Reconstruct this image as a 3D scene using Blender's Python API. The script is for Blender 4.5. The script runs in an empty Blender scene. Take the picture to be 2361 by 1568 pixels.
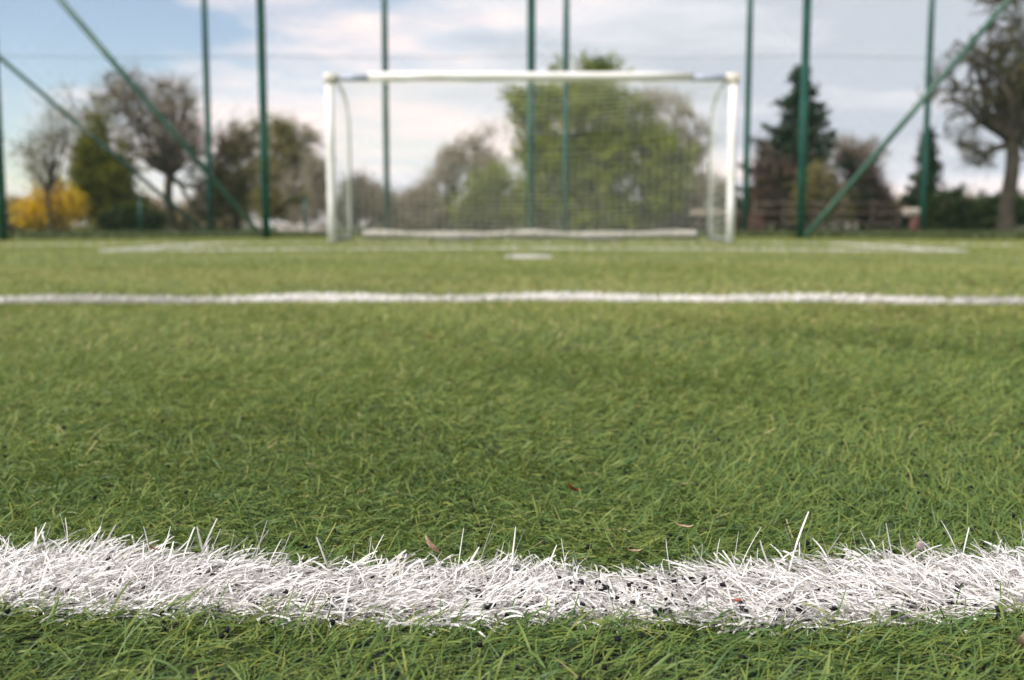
import bpy, math, random
import numpy as np

# ------------------------------------------------------------------ camera, world, sun, exposure
SC = bpy.context.scene
COL = SC.collection
CAM_H = 0.215
PITCH = math.radians(6.28)
FPX = 2400.0          # focal length in pixels of a 2361 px wide photograph
cam_data = bpy.data.cameras.new("camera")
cam = bpy.data.objects.new("camera", cam_data)
COL.objects.link(cam)
cam.location = (0, 0, CAM_H)
cam.rotation_euler = (math.pi / 2 - PITCH, 0, 0)
cam_data.sensor_width = 36
cam_data.lens = 36 * FPX / 2361
cam_data.clip_start = 0.02
cam_data.clip_end = 3000
cam_data.dof.use_dof = True
cam_data.dof.focus_distance = 0.60
cam_data.dof.aperture_fstop = 8.3
SC.camera = cam

SUN_EL, SUN_AZ = 46.0, -122.0      # azimuth from +Y towards +X (negative: left of the view)
world = bpy.data.worlds.new("World")
SC.world = world
world.use_nodes = True
nt = world.node_tree
nt.nodes.clear()
N = nt.nodes.new
out = N('ShaderNodeOutputWorld')
sky = N('ShaderNodeTexSky'); sky.sky_type = 'NISHITA'; sky.sun_disc = False
sky.sun_elevation = math.radians(SUN_EL); sky.sun_rotation = math.radians(SUN_AZ)
sky.air_density = 1.0; sky.dust_density = 0.3; sky.ozone_density = 1.0
bg1 = N('ShaderNodeBackground'); bg1.inputs['Strength'].default_value = 0.125
nt.links.new(sky.outputs[0], bg1.inputs['Color'])
tc = N('ShaderNodeTexCoord')
mp = N('ShaderNodeMapping'); mp.inputs['Scale'].default_value = (2.2, 2.2, 9.0)
mp.inputs['Location'].default_value = (3.7, 1.2, 0.4)
nt.links.new(tc.outputs['Generated'], mp.inputs['Vector'])
no = N('ShaderNodeTexNoise'); no.inputs['Scale'].default_value = 1.6; no.inputs['Detail'].default_value = 6
no.inputs['Roughness'].default_value = 0.55
nt.links.new(mp.outputs[0], no.inputs['Vector'])
# clouds thicken towards +X
sep = N('ShaderNodeSeparateXYZ'); nt.links.new(tc.outputs['Generated'], sep.inputs[0])
mx = N('ShaderNodeMath'); mx.operation = 'MULTIPLY_ADD'
nt.links.new(sep.outputs['X'], mx.inputs[0]); mx.inputs[1].default_value = 0.75; nt.links.new(no.outputs['Fac'], mx.inputs[2])
ramp = N('ShaderNodeValToRGB')
ramp.color_ramp.elements[0].position = 0.27; ramp.color_ramp.elements[0].color = (0.10, 0.10, 0.10, 1)
ramp.color_ramp.elements[1].position = 0.47; ramp.color_ramp.elements[1].color = (1, 1, 1, 1)
hz = N('ShaderNodeMath'); hz.operation = 'MULTIPLY_ADD'; hz.inputs[1].default_value = -2.4; hz.inputs[2].default_value = 0.26   # more cloud low down
nt.links.new(sep.outputs['Z'], hz.inputs[0])
hm = N('ShaderNodeMath'); hm.operation = 'MAXIMUM'; hm.inputs[1].default_value = 0.0; nt.links.new(hz.outputs[0], hm.inputs[0])
ha = N('ShaderNodeMath'); ha.operation = 'ADD'; nt.links.new(hm.outputs[0], ha.inputs[0]); nt.links.new(mx.outputs[0], ha.inputs[1])
nt.links.new(ha.outputs[0], ramp.inputs[0])
# cloud tone: bright tops and grey-blue undersides
mp2 = N('ShaderNodeMapping'); mp2.inputs['Scale'].default_value = (3.0, 3.0, 20.0); mp2.inputs['Location'].default_value = (9.1, 4.4, 2.0)
nt.links.new(tc.outputs['Generated'], mp2.inputs['Vector'])
no2 = N('ShaderNodeTexNoise'); no2.inputs['Scale'].default_value = 1.3; no2.inputs['Detail'].default_value = 5
nt.links.new(mp2.outputs[0], no2.inputs['Vector'])
mz = N('ShaderNodeMath'); mz.operation = 'MULTIPLY_ADD'          # higher clouds at the right are greyer
mxz = N('ShaderNodeMath'); mxz.operation = 'MULTIPLY'
nt.links.new(sep.outputs['X'], mxz.inputs[0]); nt.links.new(sep.outputs['Z'], mxz.inputs[1])
nt.links.new(mxz.outputs[0], mz.inputs[0]); mz.inputs[1].default_value = -4.5; nt.links.new(no2.outputs['Fac'], mz.inputs[2])
r2 = N('ShaderNodeValToRGB')
r2.color_ramp.elements[0].position = 0.30; r2.color_ramp.elements[0].color = (0.53, 0.57, 0.63, 1)
r2.color_ramp.elements[1].position = 0.62; r2.color_ramp.elements[1].color = (0.98, 0.85, 0.82, 1)
e = r2.color_ramp.elements.new(0.46); e.color = (0.74, 0.74, 0.78, 1)
nt.links.new(mz.outputs[0], r2.inputs[0])
cm = N('ShaderNodeVectorMath'); cm.operation = 'SCALE'; cm.inputs['Scale'].default_value = 11.0
nt.links.new(r2.outputs[0], cm.inputs[0])
bg2 = N('ShaderNodeBackground'); bg2.inputs['Strength'].default_value = 0.1
nt.links.new(cm.outputs[0], bg2.inputs['Color'])
mixs = N('ShaderNodeMixShader')
nt.links.new(ramp.outputs[0], mixs.inputs[0]); nt.links.new(bg1.outputs[0], mixs.inputs[1]); nt.links.new(bg2.outputs[0], mixs.inputs[2])
nt.links.new(mixs.outputs[0], out.inputs['Surface'])

sd = bpy.data.lights.new("sun", 'SUN'); sd.energy = 4.3; sd.angle = math.radians(7); sd.color = (1.0, 0.945, 0.86)
sun = bpy.data.objects.new("sun", sd); COL.objects.link(sun)
sun.rotation_euler = (math.radians(90 - SUN_EL), 0, math.radians(180 - SUN_AZ))

SC.view_settings.view_transform = 'Standard'; SC.view_settings.look = 'None'
SC.view_settings.exposure = 0.30; SC.view_settings.gamma = 1.0
SC.view_settings.use_curve_mapping = False
SC.cycles.max_bounces = 8

rng = np.random.default_rng(11)
random.seed(5)

# ------------------------------------------------------------------ helpers
_s, _c = math.sin(PITCH), math.cos(PITCH)
def at(px, py, Y):
    """world point at depth Y seen at photograph position px, py"""
    xc = (px - 1180.5) / FPX; yc = -(py - 784.0) / FPX
    d = (xc, _c + yc * _s, -_s + yc * _c)
    k = Y / d[1]
    return np.array((d[0] * k, Y, CAM_H + d[2] * k))

def gz(x, y):
    """pitch surface: slightly crowned, falling to the sides"""
    x = np.asarray(x, float); y = np.asarray(y, float)
    z = -0.0075 * (np.sqrt(x * x + 0.25) - 0.5)
    z = np.maximum(z, -0.11)
    b = 0.0022 * (np.sin(x * 9.1 + y * 4.3 + 1.0) + np.sin(x * 17.0 - y * 11.0 + 0.5) * 0.7)
    return z + b * np.exp(-y / 3.0)

def mk(name, V, F, mat, parent=None, smooth=True, attr=None):
    """one mesh object from an (n,3) array of vertices and an (m,4) array of quads"""
    V = np.asarray(V, np.float32).reshape(-1, 3); F = np.asarray(F, np.int32).reshape(-1, 4)
    me = bpy.data.meshes.new(name)
    me.vertices.add(len(V)); me.vertices.foreach_set('co', V.ravel())
    me.loops.add(F.size); me.loops.foreach_set('vertex_index', F.ravel())
    me.polygons.add(len(F))
    me.polygons.foreach_set('loop_start', np.arange(0, F.size, 4, dtype=np.int32))
    me.polygons.foreach_set('loop_total', np.full(len(F), 4, np.int32))
    if smooth:
        me.polygons.foreach_set('use_smooth', np.ones(len(F), bool))
    me.update(calc_edges=True)
    if attr is not None:
        a = me.attributes.new('tint', 'FLOAT', 'POINT'); a.data.foreach_set('value', np.asarray(attr, np.float32))
    me.materials.append(mat)
    o = bpy.data.objects.new(name, me); COL.objects.link(o)
    if parent is not None: o.parent = parent
    return o

def tag(o, label=None, cat=None, group=None, kind=None):
    if label: o['label'] = label
    if cat: o['category'] = cat
    if group: o['group'] = group
    if kind: o['kind'] = kind
    return o

def empty(name, label, cat, group=None):
    o = bpy.data.objects.new(name, None); COL.objects.link(o); o.empty_display_size = 0.2
    return tag(o, label, cat, group)

class Geo:
    """collects quads of tubes, boxes and cards for ONE mesh"""
    def __init__(s): s.V = []; s.F = []; s.A = []; s.n = 0
    def add(s, V, F, a=None):
        V = np.asarray(V, float).reshape(-1, 3); F = np.asarray(F, int).reshape(-1, 4)
        s.V.append(V); s.F.append(F + s.n); s.n += len(V)
        s.A.append(np.full(len(V), 0.5) if a is None else np.broadcast_to(a, (len(V),)) if np.ndim(a) == 0 else a)
    def tubes(s, P, R, sides=6, cap=False):
        """P (n,k,3), R (n,k)"""
        P = np.asarray(P, float); R = np.asarray(R, float)
        if P.ndim == 2: P = P[None]; R = np.broadcast_to(R, P.shape[:2])
        if cap:
            P = np.concatenate([P[:, :1], P, P[:, -1:]], 1)
            R = np.concatenate([R[:, :1] * 0.01, R, R[:, -1:] * 0.01], 1)
        n, k, _ = P.shape
        T = np.gradient(P, axis=1)
        if cap: T[:, 0] = T[:, 1]; T[:, -1] = T[:, -2]
        T = T / (np.linalg.norm(T, axis=2, keepdims=True) + 1e-12)
        mean = P[:, -1] - P[:, 0]; mean /= (np.linalg.norm(mean, axis=1, keepdims=True) + 1e-12)
        ref = np.where(np.abs(mean[:, 2:3]) > 0.9, np.array([[0, 1.0, 0.0]]), np.array([[0, 0, 1.0]]))[:, None, :]
        A = np.cross(T, np.broadcast_to(ref, T.shape)); A /= (np.linalg.norm(A, axis=2, keepdims=True) + 1e-12)
        B = np.cross(A, T)
        th = np.arange(sides) * 2 * math.pi / sides + math.pi / sides
        off = A[:, :, None, :] * np.cos(th)[None, None, :, None] + B[:, :, None, :] * np.sin(th)[None, None, :, None]
        V = P[:, :, None, :] + off * R[:, :, None, None]
        idx = np.arange(n * k * sides).reshape(n, k, sides)
        a = idx[:, :-1, :]; b = np.roll(a, -1, 2); c = np.roll(idx[:, 1:, :], -1, 2); d = idx[:, 1:, :]
        F = np.stack([a, b, c, d], -1).reshape(-1, 4)
        s.add(V.reshape(-1, 3), F, np.repeat(rng.random(n), k * sides))
    def box(s, lo, hi, bev=0.0):
        lo = np.array(lo, float); hi = np.array(hi, float)
        if bev <= 0:
            v = np.array([[lo[0] if i & 1 == 0 else hi[0], lo[1] if i & 2 == 0 else hi[1], lo[2] if i & 4 == 0 else hi[2]] for i in range(8)])
            f = [[0, 2, 3, 1], [4, 5, 7, 6], [0, 1, 5, 4], [2, 6, 7, 3], [0, 4, 6, 2], [1, 3, 7, 5]]
            s.add(v, f)
        else:
            rings = []
            for z, q in ((lo[2], bev * 1.0), (lo[2] + bev, 0), (hi[2] - bev, 0), (hi[2], bev)):
                rings.append([[lo[0] + q, lo[1] + q + bev * .5, z], [lo[0] + q + bev * .5, lo[1] + q, z], [hi[0] - q - bev * .5, lo[1] + q, z], [hi[0] - q, lo[1] + q + bev * .5, z],
                              [hi[0] - q, hi[1] - q - bev * .5, z], [hi[0] - q - bev * .5, hi[1] - q, z], [lo[0] + q + bev * .5, hi[1] - q, z], [lo[0] + q, hi[1] - q - bev * .5, z]])
            V = np.array(rings).reshape(-1, 3); F = []
            for r in range(3):
                for i in range(8): F.append([r * 8 + i, r * 8 + (i + 1) % 8, r * 8 + 8 + (i + 1) % 8, r * 8 + 8 + i])
            for o in (0, 24):
                F += [[o, o + 1, o + 2, o + 3], [o, o + 3, o + 4, o + 7], [o + 4, o + 5, o + 6, o + 7]]
            s.add(V, F)
    def cards(s, C, size, a=None, up=0.3, asp=0.6):
        """leaf-sized diamonds with a fold, random orientation"""
        n = len(C); d = rng.normal(size=(n, 3)); d /= np.linalg.norm(d, axis=1, keepdims=True)
        e = rng.normal(size=(n, 3)); e = np.cross(d, e); e /= np.linalg.norm(e, axis=1, keepdims=True)
        sz = size * (0.6 + 0.8 * rng.random((n, 1)))
        V = np.stack([C - d * sz * .5, C + e * sz * asp * .5, C + d * sz * .5, C - e * sz * asp * .5], 1)
        F = np.arange(n * 4).reshape(n, 4)
        t = rng.random(n) if a is None else a
        s.add(V.reshape(-1, 3), F, np.repeat(t, 4))
    def build(s, name, mat, parent=None, smooth=True):
        return mk(name, np.concatenate(s.V), np.concatenate(s.F), mat, parent, smooth, np.concatenate(s.A))

def material(name, stops, rough=0.6, attr=True, noise=None, trans=0.0, spec=0.5, bump=None, metal=0.0, patch=None):
    """stops: list of (pos, rgb) over the per-piece value 'tint' or over a noise"""
    m = bpy.data.materials.new(name); m.use_nodes = True; t = m.node_tree; n = t.nodes; n.clear()
    o = n.new('ShaderNodeOutputMaterial'); p = n.new('ShaderNodeBsdfPrincipled')
    p.inputs['Roughness'].default_value = rough; p.inputs['Specular IOR Level'].default_value = spec
    p.inputs['Metallic'].default_value = metal
    r = n.new('ShaderNodeValToRGB'); cr = r.color_ramp
    while len(cr.elements) > 1: cr.elements.remove(cr.elements[-1])
    cr.elements[0].position = stops[0][0]; cr.elements[0].color = (*stops[0][1], 1)
    for q, c in stops[1:]:
        e = cr.elements.new(q); e.color = (*c, 1)
    tcn = n.new('ShaderNodeTexCoord')
    if attr:
        a = n.new('ShaderNodeAttribute'); a.attribute_name = 'tint'
        src = a.outputs['Fac']
    else:
        a = n.new('ShaderNodeTexNoise'); a.inputs['Scale'].default_value = noise or 5; a.inputs['Detail'].default_value = 5
        t.links.new(tcn.outputs['Object'], a.inputs['Vector']); src = a.outputs['Fac']
    t.links.new(src, r.inputs[0]); col = r.outputs[0]
    if patch:       # real colour variation of the surface at a larger scale
        sc, amt, c2 = patch
        pn = n.new('ShaderNodeTexNoise'); pn.inputs['Scale'].default_value = sc; pn.inputs['Detail'].default_value = 4
        t.links.new(tcn.outputs['Object'], pn.inputs['Vector'])
        pr = n.new('ShaderNodeValToRGB'); pr.color_ramp.elements[0].position = 0.40; pr.color_ramp.elements[1].position = 0.62
        pr.color_ramp.elements[0].color = (0, 0, 0, 1); pr.color_ramp.elements[1].color = (amt, amt, amt, 1)
        t.links.new(pn.outputs['Fac'], pr.inputs[0])
        mxn = n.new('ShaderNodeMix'); mxn.data_type = 'RGBA'; mxn.blend_type = 'MULTIPLY'
        t.links.new(pr.outputs[0], mxn.inputs[0]); t.links.new(col, mxn.inputs[6]); mxn.inputs[7].default_value = (*c2, 1)
        col = mxn.outputs[2]
    t.links.new(col, p.inputs['Base Color'])
    if bump:
        bn = n.new('ShaderNodeTexNoise'); bn.inputs['Scale'].default_value = bump[0]; bn.inputs['Detail'].default_value = 4
        t.links.new(tcn.outputs['Object'], bn.inputs['Vector'])
        b = n.new('ShaderNodeBump'); b.inputs['Strength'].default_value = bump[1]; b.inputs['Distance'].default_value = bump[2]
        t.links.new(bn.outputs['Fac'], b.inputs['Height']); t.links.new(b.outputs[0], p.inputs['Normal'])
    if trans > 0:
        tr = n.new('ShaderNodeBsdfTranslucent'); t.links.new(col, tr.inputs['Color'])
        ms = n.new('ShaderNodeMixShader'); ms.inputs[0].default_value = trans
        t.links.new(p.outputs[0], ms.inputs[1]); t.links.new(tr.outputs[0], ms.inputs[2]); t.links.new(ms.outputs[0], o.inputs['Surface'])
    else:
        t.links.new(p.outputs[0], o.inputs['Surface'])
    return m

M = {}
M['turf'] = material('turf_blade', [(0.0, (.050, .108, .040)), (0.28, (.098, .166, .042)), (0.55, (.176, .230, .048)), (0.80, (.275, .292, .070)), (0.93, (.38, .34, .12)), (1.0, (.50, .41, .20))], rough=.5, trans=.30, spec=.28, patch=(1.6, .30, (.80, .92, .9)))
M['whiteblade'] = material('white_blade', [(0.0, (.45, .42, .36)), (0.10, (.64, .605, .575)), (0.6, (.76, .725, .70)), (1.0, (.85, .82, .79))], rough=.42, trans=.18, spec=.45)
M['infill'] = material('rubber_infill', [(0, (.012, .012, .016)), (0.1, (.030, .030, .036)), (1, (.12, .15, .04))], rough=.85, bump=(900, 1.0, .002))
M['granule'] = material('rubber_granule', [(0, (.004, .004, .007)), (1, (.015, .015, .022))], spec=.2, rough=.8)
M['ground'] = material('verge_ground', [(0.3, (.040, .060, .014)), (0.7, (.085, .105, .030))], attr=False, noise=.8, rough=.95)
M['verge'] = material('verge_grass', [(0, (.035, .060, .012)), (.6, (.075, .105, .020)), (1, (.15, .15, .05))], rough=.6, trans=.2)
M['goalwhite'] = material('white_enamel', [(0.35, (.74, .71, .66)), (0.6, (.82, .80, .77))], attr=False, noise=3, rough=.35)
M['goalgrey'] = material('grey_blue_enamel', [(0.35, (.30, .34, .42)), (0.65, (.42, .45, .52))], attr=False, noise=14, rough=.4)
M['cream'] = material('cream_joint', [(0.35, (.55, .50, .40)), (0.65, (.74, .70, .60))], attr=False, noise=20, rough=.5)
M['bracket'] = material('galvanised_tube', [(0.35, (.10, .12, .10)), (0.65, (.17, .19, .16))], attr=False, noise=12, rough=.6)
M['net'] = material('net_cord', [(0, (.75, .76, .62)), (1, (.88, .88, .76))], rough=.8)
M['skirt'] = material('gathered_net', [(0.3, (.30, .28, .22)), (0.7, (.58, .55, .48))], attr=False, noise=22, rough=.9, bump=(60, 1, .02))
M['postgreen'] = material('green_post_paint', [(0.35, (.006, .060, .042)), (0.62, (.010, .092, .064))], attr=False, noise=2.5, rough=.38)
M['bracegreen'] = material('green_brace_paint', [(0.35, (.030, .085, .062)), (0.60, (.060, .125, .088)), (.70, (.30, .28, .21))], attr=False, noise=.9, rough=.5)
M['netgreen'] = material('dark_net_cord', [(0, (.03, .06, .05)), (1, (.07, .11, .10))], rough=.8)
M['bark'] = material('bark', [(0.3, (.050, .038, .026)), (0.7, (.115, .088, .062))], attr=False, noise=6, rough=.95, bump=(20, 1, .05))
M['twig'] = material('twig', [(0, (.14, .11, .08)), (.6, (.27, .215, .16)), (1, (.42, .35, .27))], rough=.9)
M['redtwig'] = material('red_brown_twig', [(0, (.045, .028, .022)), (.7, (.105, .065, .048)), (1, (.17, .11, .08))], rough=.9)
M['paletwig'] = material('pale_twig', [(0, (.26, .22, .17)), (1, (.50, .43, .34))], rough=.9)
def leafmat(nm, a, b, c, tr=.3): return material(nm, [(0, a), (.55, b), (1, c)], rough=.65, trans=tr, spec=.15)
M['lf_fresh'] = leafmat('fresh_green_leaf', (.075, .115, .008), (.21, .26, .016), (.42, .43, .05))
M['lf_olive'] = leafmat('olive_leaf', (.10, .10, .022), (.22, .205, .045), (.38, .33, .11))
M['lf_dark'] = leafmat('dark_green_leaf', (.014, .032, .006), (.035, .058, .010), (.075, .10, .018), .15)
M['lf_yewl'] = leafmat('yellow_green_leaf', (.08, .095, .006), (.17, .17, .010), (.26, .25, .025))
M['lf_needle'] = leafmat('conifer_needle', (.012, .030, .016), (.030, .055, .028), (.06, .09, .04), .1)
M['lf_bud'] = leafmat('bud', (.14, .14, .04), (.26, .25, .09), (.42, .38, .20))
M['lf_blossom'] = leafmat('pale_blossom', (.28, .23, .15), (.46, .40, .28), (.66, .60, .48))
M['lf_brown'] = leafmat('brown_leaf', (.13, .10, .05), (.27, .21, .11), (.44, .35, .20), .1)
M['lf_dkbrown'] = leafmat('dark_brown_leaf', (.05, .035, .022), (.11, .078, .048), (.19, .14, .085), .1)
M['lf_yellow'] = leafmat('yellow_flower', (.55, .34, .006), (.82, .56, .010), (.92, .70, .03))
M['redpaint'] = material('red_tile', [(0.35, (.42, .045, .02)), (0.65, (.62, .10, .05))], attr=False, noise=8, rough=.7)
M['brick'] = material('red_brick', [(0.35, (.11, .045, .033)), (0.65, (.19, .08, .06))], attr=False, noise=6, rough=.9, bump=(20, .6, .02))
M['wall'] = material('render_wall', [(0.35, (.22, .17, .13)), (0.65, (.34, .27, .21))], attr=False, noise=3, rough=.9)
M['palewall'] = material('pale_wall', [(0.35, (.40, .33, .27)), (0.65, (.66, .60, .54))], attr=False, noise=2.5, rough=.9)
M['wood'] = material('grey_wood', [(0.35, (.055, .042, .030)), (0.65, (.12, .09, .065))], attr=False, noise=5, rough=.9)
M['glass'] = material('window_glass', [(0, (.02, .025, .03)), (1, (.04, .05, .05))], attr=False, rough=.1)
M['dryleaf'] = material('dry_leaf', [(0.35, (.34, .20, .12)), (0.65, (.62, .45, .32))], attr=False, noise=300, rough=.7, trans=.2)
M['redleaf'] = material('red_leaf', [(0.35, (.30, .05, .02)), (0.65, (.48, .12, .06))], attr=False, noise=300, rough=.7)
M['petal'] = material('mauve_petal', [(0.35, (.36, .27, .28)), (0.65, (.55, .46, .46))], attr=False, noise=300, rough=.6)

# ------------------------------------------------------------------ ground sheets
def sheet(name, xs, ys, zf, mat, af=None):
    X, Y = np.meshgrid(xs, ys); Z = zf(X, Y)
    V = np.stack([X, Y, Z], -1).reshape(-1, 3); nx = len(xs); ny = len(ys)
    i = np.arange(nx * ny).reshape(ny, nx)
    F = np.stack([i[:-1, :-1], i[:-1, 1:], i[1:, 1:], i[1:, :-1]], -1).reshape(-1, 4)
    o = mk(name, V, F, mat, attr=None if af is None else af(V[:, 0], V[:, 1])); o['kind'] = 'structure'; return o
sgn = lambda v: np.concatenate([-v[::-1][:-1], v])
sheet('ground', np.array([-900, -300, -100, -40, -20, 0, 20, 40, 100, 300, 900.]), np.array([-60, -20, 0, 10, 20, 30, 50, 80, 150, 400, 1500.]), lambda x, y: -0.13 + 0 * x, M['ground'])
sheet('turf_base', sgn(np.array([0, .02, .05, .1, .15, .2, .3, .4, .6, .8, 1.2, 2, 3, 5, 8, 12, 17.])), np.concatenate([[-6, -2, -.5], np.arange(0, 1.2, .03), np.arange(1.2, 4, .25), np.arange(4, 21.3, 1.2)]), lambda x, y: gz(x, y), M['infill'], lambda x, y: np.clip((y - 1.3) / 2.0, 0, 1) * .9 + .1 * np.sin(x * 50 + y * 70) ** 2)  # base coloured olive farther out to bounce more light onto the blades

# ------------------------------------------------------------------ blades
def blades(x, y, L, W, phi, e0, e1, segs, bend=None, roll=None, z0=None):
    n = len(x); t = np.linspace(0, 1, segs + 1)
    bend = rng.normal(0, .5, n) if bend is None else bend
    tm = (t[:-1] + t[1:]) / 2
    el = e0[:, None] + (e1 - e0)[:, None] * tm[None] ** .8
    az = phi[:, None] + bend[:, None] * tm[None]
    st = (L / segs)[:, None]
    d = np.stack([np.cos(el) * np.cos(az), np.cos(el) * np.sin(az), np.sin(el)], -1) * st[..., None]
    P = np.zeros((n, segs + 1, 3)); P[:, 0, 0] = x; P[:, 0, 1] = y; P[:, 0, 2] = gz(x, y) - 0.001 if z0 is None else z0
    P[:, 1:] = P[:, :1] + np.cumsum(d, 1)
    g = gz(P[..., 0], P[..., 1])
    P[..., 2] = np.maximum(P[..., 2], g + 0.0015 + 0.004 * rng.random(n)[:, None]) if z0 is None else P[..., 2]
    T = np.concatenate([d, d[:, -1:]], 1); T /= np.linalg.norm(T, axis=2, keepdims=True)
    side = np.stack([-np.sin(phi), np.cos(phi), 0 * phi], -1)[:, None, :] + 0 * T
    Nn = np.cross(T, side)
    roll = rng.normal(0, .45, n) if roll is None else roll
    tw = rng.normal(0, .5, n)
    rr = roll[:, None] + tw[:, None] * t[None]
    Wd = side * np.cos(rr)[..., None] + Nn * np.sin(rr)[..., None]
    w = W[:, None] * (1 - .45 * t[None] ** 7) * .5
    V = np.stack([P - Wd * w[..., None], P + Wd * w[..., None]], 2)      # n, k, 2, 3
    k = segs + 1; idx = np.arange(n * k * 2).reshape(n, k, 2)
    F = np.stack([idx[:, :-1, 0], idx[:, :-1, 1], idx[:, 1:, 1], idx[:, 1:, 0]], -1).reshape(-1, 4)
    return V.reshape(-1, 3), F, k * 2

def flow(x, y):
    """direction in which the pile leans"""
    return (0.55 * np.sin(x * 5.1 + 1.3 * np.sin(y * 3.7)) + 0.9 * np.sin(x * 2.3 - y * 1.9 + .6) + .8 * np.sin(y * 6.3 + x * 7.7)) + .25

def yn(x): s = np.minimum((x / .28) ** 2, 1.0); return .535 + .018 * s + .004 * np.sin(x * 31) + .003 * np.sin(x * 74 + 1)
def yf(x): s = np.minimum((x / .28) ** 2, 1.0); return .617 + .024 * s + .004 * np.sin(x * 26 + 2) + .003 * np.sin(x * 61)
GX0, GX1, GY0, GY1 = -3.72, 4.10, 9.50, 13.30
LW = .09
MARKX, MARKY = .105, 6.85
def in_near(x, y, e=0): return (y > yn(x) - e) & (y < yf(x) + e)
def in_mid(x, y, e=0): return np.abs(y - (2.93 + .012 * np.sin(x * 3))) < .055 + e
def in_area(x, y, e=0):
    a = (np.abs(y - GY0) < LW / 2 + e) & (x > GX0 - LW / 2) & (x < GX1 + LW / 2)
    b = ((np.abs(x - GX0) < LW / 2 + e) | (np.abs(x - GX1) < LW / 2 + e)) & (y > GY0) & (y < GY1)
    return a | b
def in_goal(x, y, e=0): return np.abs(y - GY1) < LW / 2 + e
def in_mark(x, y, e=0): return ((x - MARKX) ** 2 + (y - MARKY) ** 2) < (.155 + e) ** 2

def scatter(y0, y1, dens, fan, side, test=None):
    """random roots in a wedge that is wider than the view"""
    xm = fan * y1 + side; n = int((y1 - y0) * 2 * xm * dens)
    x = rng.uniform(-xm, xm, n); y = rng.uniform(y0, y1, n)
    k = np.abs(x) < fan * y + side
    if test is not None: k &= test(x, y)
    return x[k], y[k]

VV, FF, AA = [], [], []; nv = 0
def green(y0, y1, dens, wid, segs, lmul=1.0):
    global nv
    x, y = scatter(y0, y1, dens, .56, .30)
    jit = rng.normal(0, .004, len(x))
    k = ~(in_near(x, y + jit) | in_mid(x, y + jit) | in_area(x, y) | in_goal(x, y) | in_mark(x, y))
    x, y = x[k], y[k]; n = len(x)
    clump = .5 + .5 * np.sin(x * 21 + 3 * np.sin(y * 17)) * np.sin(y * 23 + 2 * np.sin(x * 19))
    L = (.013 + .015 * rng.random(n) + .004 * clump) * lmul
    tall = rng.random(n) < .02; L[tall] *= 1.25
    W = wid * (.55 + .75 * rng.random(n)); thin = rng.random(n) < .25; W[thin] *= .5
    phi = flow(x, y) + rng.normal(0, .75, n) + math.pi * (rng.random(n) < .22)
    e0 = np.radians(rng.uniform(20, 75, n)); e1 = np.radians(rng.normal(-8, 18, n)); up = rng.random(n) < .07; e1[up] = np.radians(rng.uniform(20, 65, up.sum()))
    V, F, m = blades(x, y, L, W, phi, e0, e1, segs)
    tint = np.clip(rng.beta(3.2, 4.2, n) * .95 + .25 * (rng.random(n) < .05) + .10 * (clump - .5) + .05 * np.sin(y * 2.1 + x) - .05 + .34 * np.clip((y - .65) / 1.7, 0, 1), 0, 1)  # last term paints far blades lighter, standing in for light on distant turf
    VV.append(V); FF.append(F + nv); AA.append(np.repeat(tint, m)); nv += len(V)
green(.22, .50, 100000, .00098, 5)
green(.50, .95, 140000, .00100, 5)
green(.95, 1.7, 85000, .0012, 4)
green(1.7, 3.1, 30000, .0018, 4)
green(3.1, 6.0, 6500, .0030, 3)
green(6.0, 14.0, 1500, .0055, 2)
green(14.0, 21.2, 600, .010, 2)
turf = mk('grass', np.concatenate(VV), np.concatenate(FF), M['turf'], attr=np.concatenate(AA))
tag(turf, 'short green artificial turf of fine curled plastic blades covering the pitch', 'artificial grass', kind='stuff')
VV = FF = AA = None

def white(name, label, x, y, wid, segs, L, phi, e0, e1, group='white pitch markings', extra=None):
    n = len(x)
    V, F, m = blades(x, y, L, wid * (.6 + .6 * rng.random(n)) * np.where(rng.random(n) < .25, .45, 1), phi, e0, e1, segs)
    A = np.repeat(rng.random(n), m)
    if extra: V, F, A = np.concatenate([V, extra[0]]), np.concatenate([F, extra[1] + len(V)]), np.concatenate([A, extra[2]])
    o = mk(name, V, F, M['whiteblade'], attr=A)
    return tag(o, label, 'pitch line', group)

# near line
x, y = scatter(.48, .70, 340000, .56, .30, lambda a, b: in_near(a, b + rng.normal(0, .0025, len(a))))
n = len(x)
gap = (np.sin(x * 57 + 2 * np.sin(y * 43)) * np.sin(y * 61 + 2.2 * np.sin(x * 39))) > .72 + .25 * (x < 0)
keep = ~(gap & (rng.random(n) < .55)); x, y = x[keep], y[keep]; n = len(x)
mid = np.exp(-((x - .06) / .05) ** 2)
L = (.017 + .016 * rng.random(n)) * (1 - .30 * mid)
lean = np.where(x < .02, .45, math.pi - .45) + .5 * np.sin(x * 14)
phi = lean + rng.normal(0, .65 + .5 * mid, n) + np.where(rng.random(n) < .15, math.pi, 0)
e0 = np.radians(rng.uniform(25, 78, n)); e1 = np.radians(rng.normal(-12, 16, n))
up = rng.random(n) < .015; e1[up] = np.radians(rng.uniform(30, 75, up.sum()))
far = (y > yf(x) - .008) & (rng.random(n) < .022); e0[far] = np.radians(75); e1[far] = np.radians(rng.uniform(45, 85, far.sum())); L[far] *= 1.15
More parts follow.
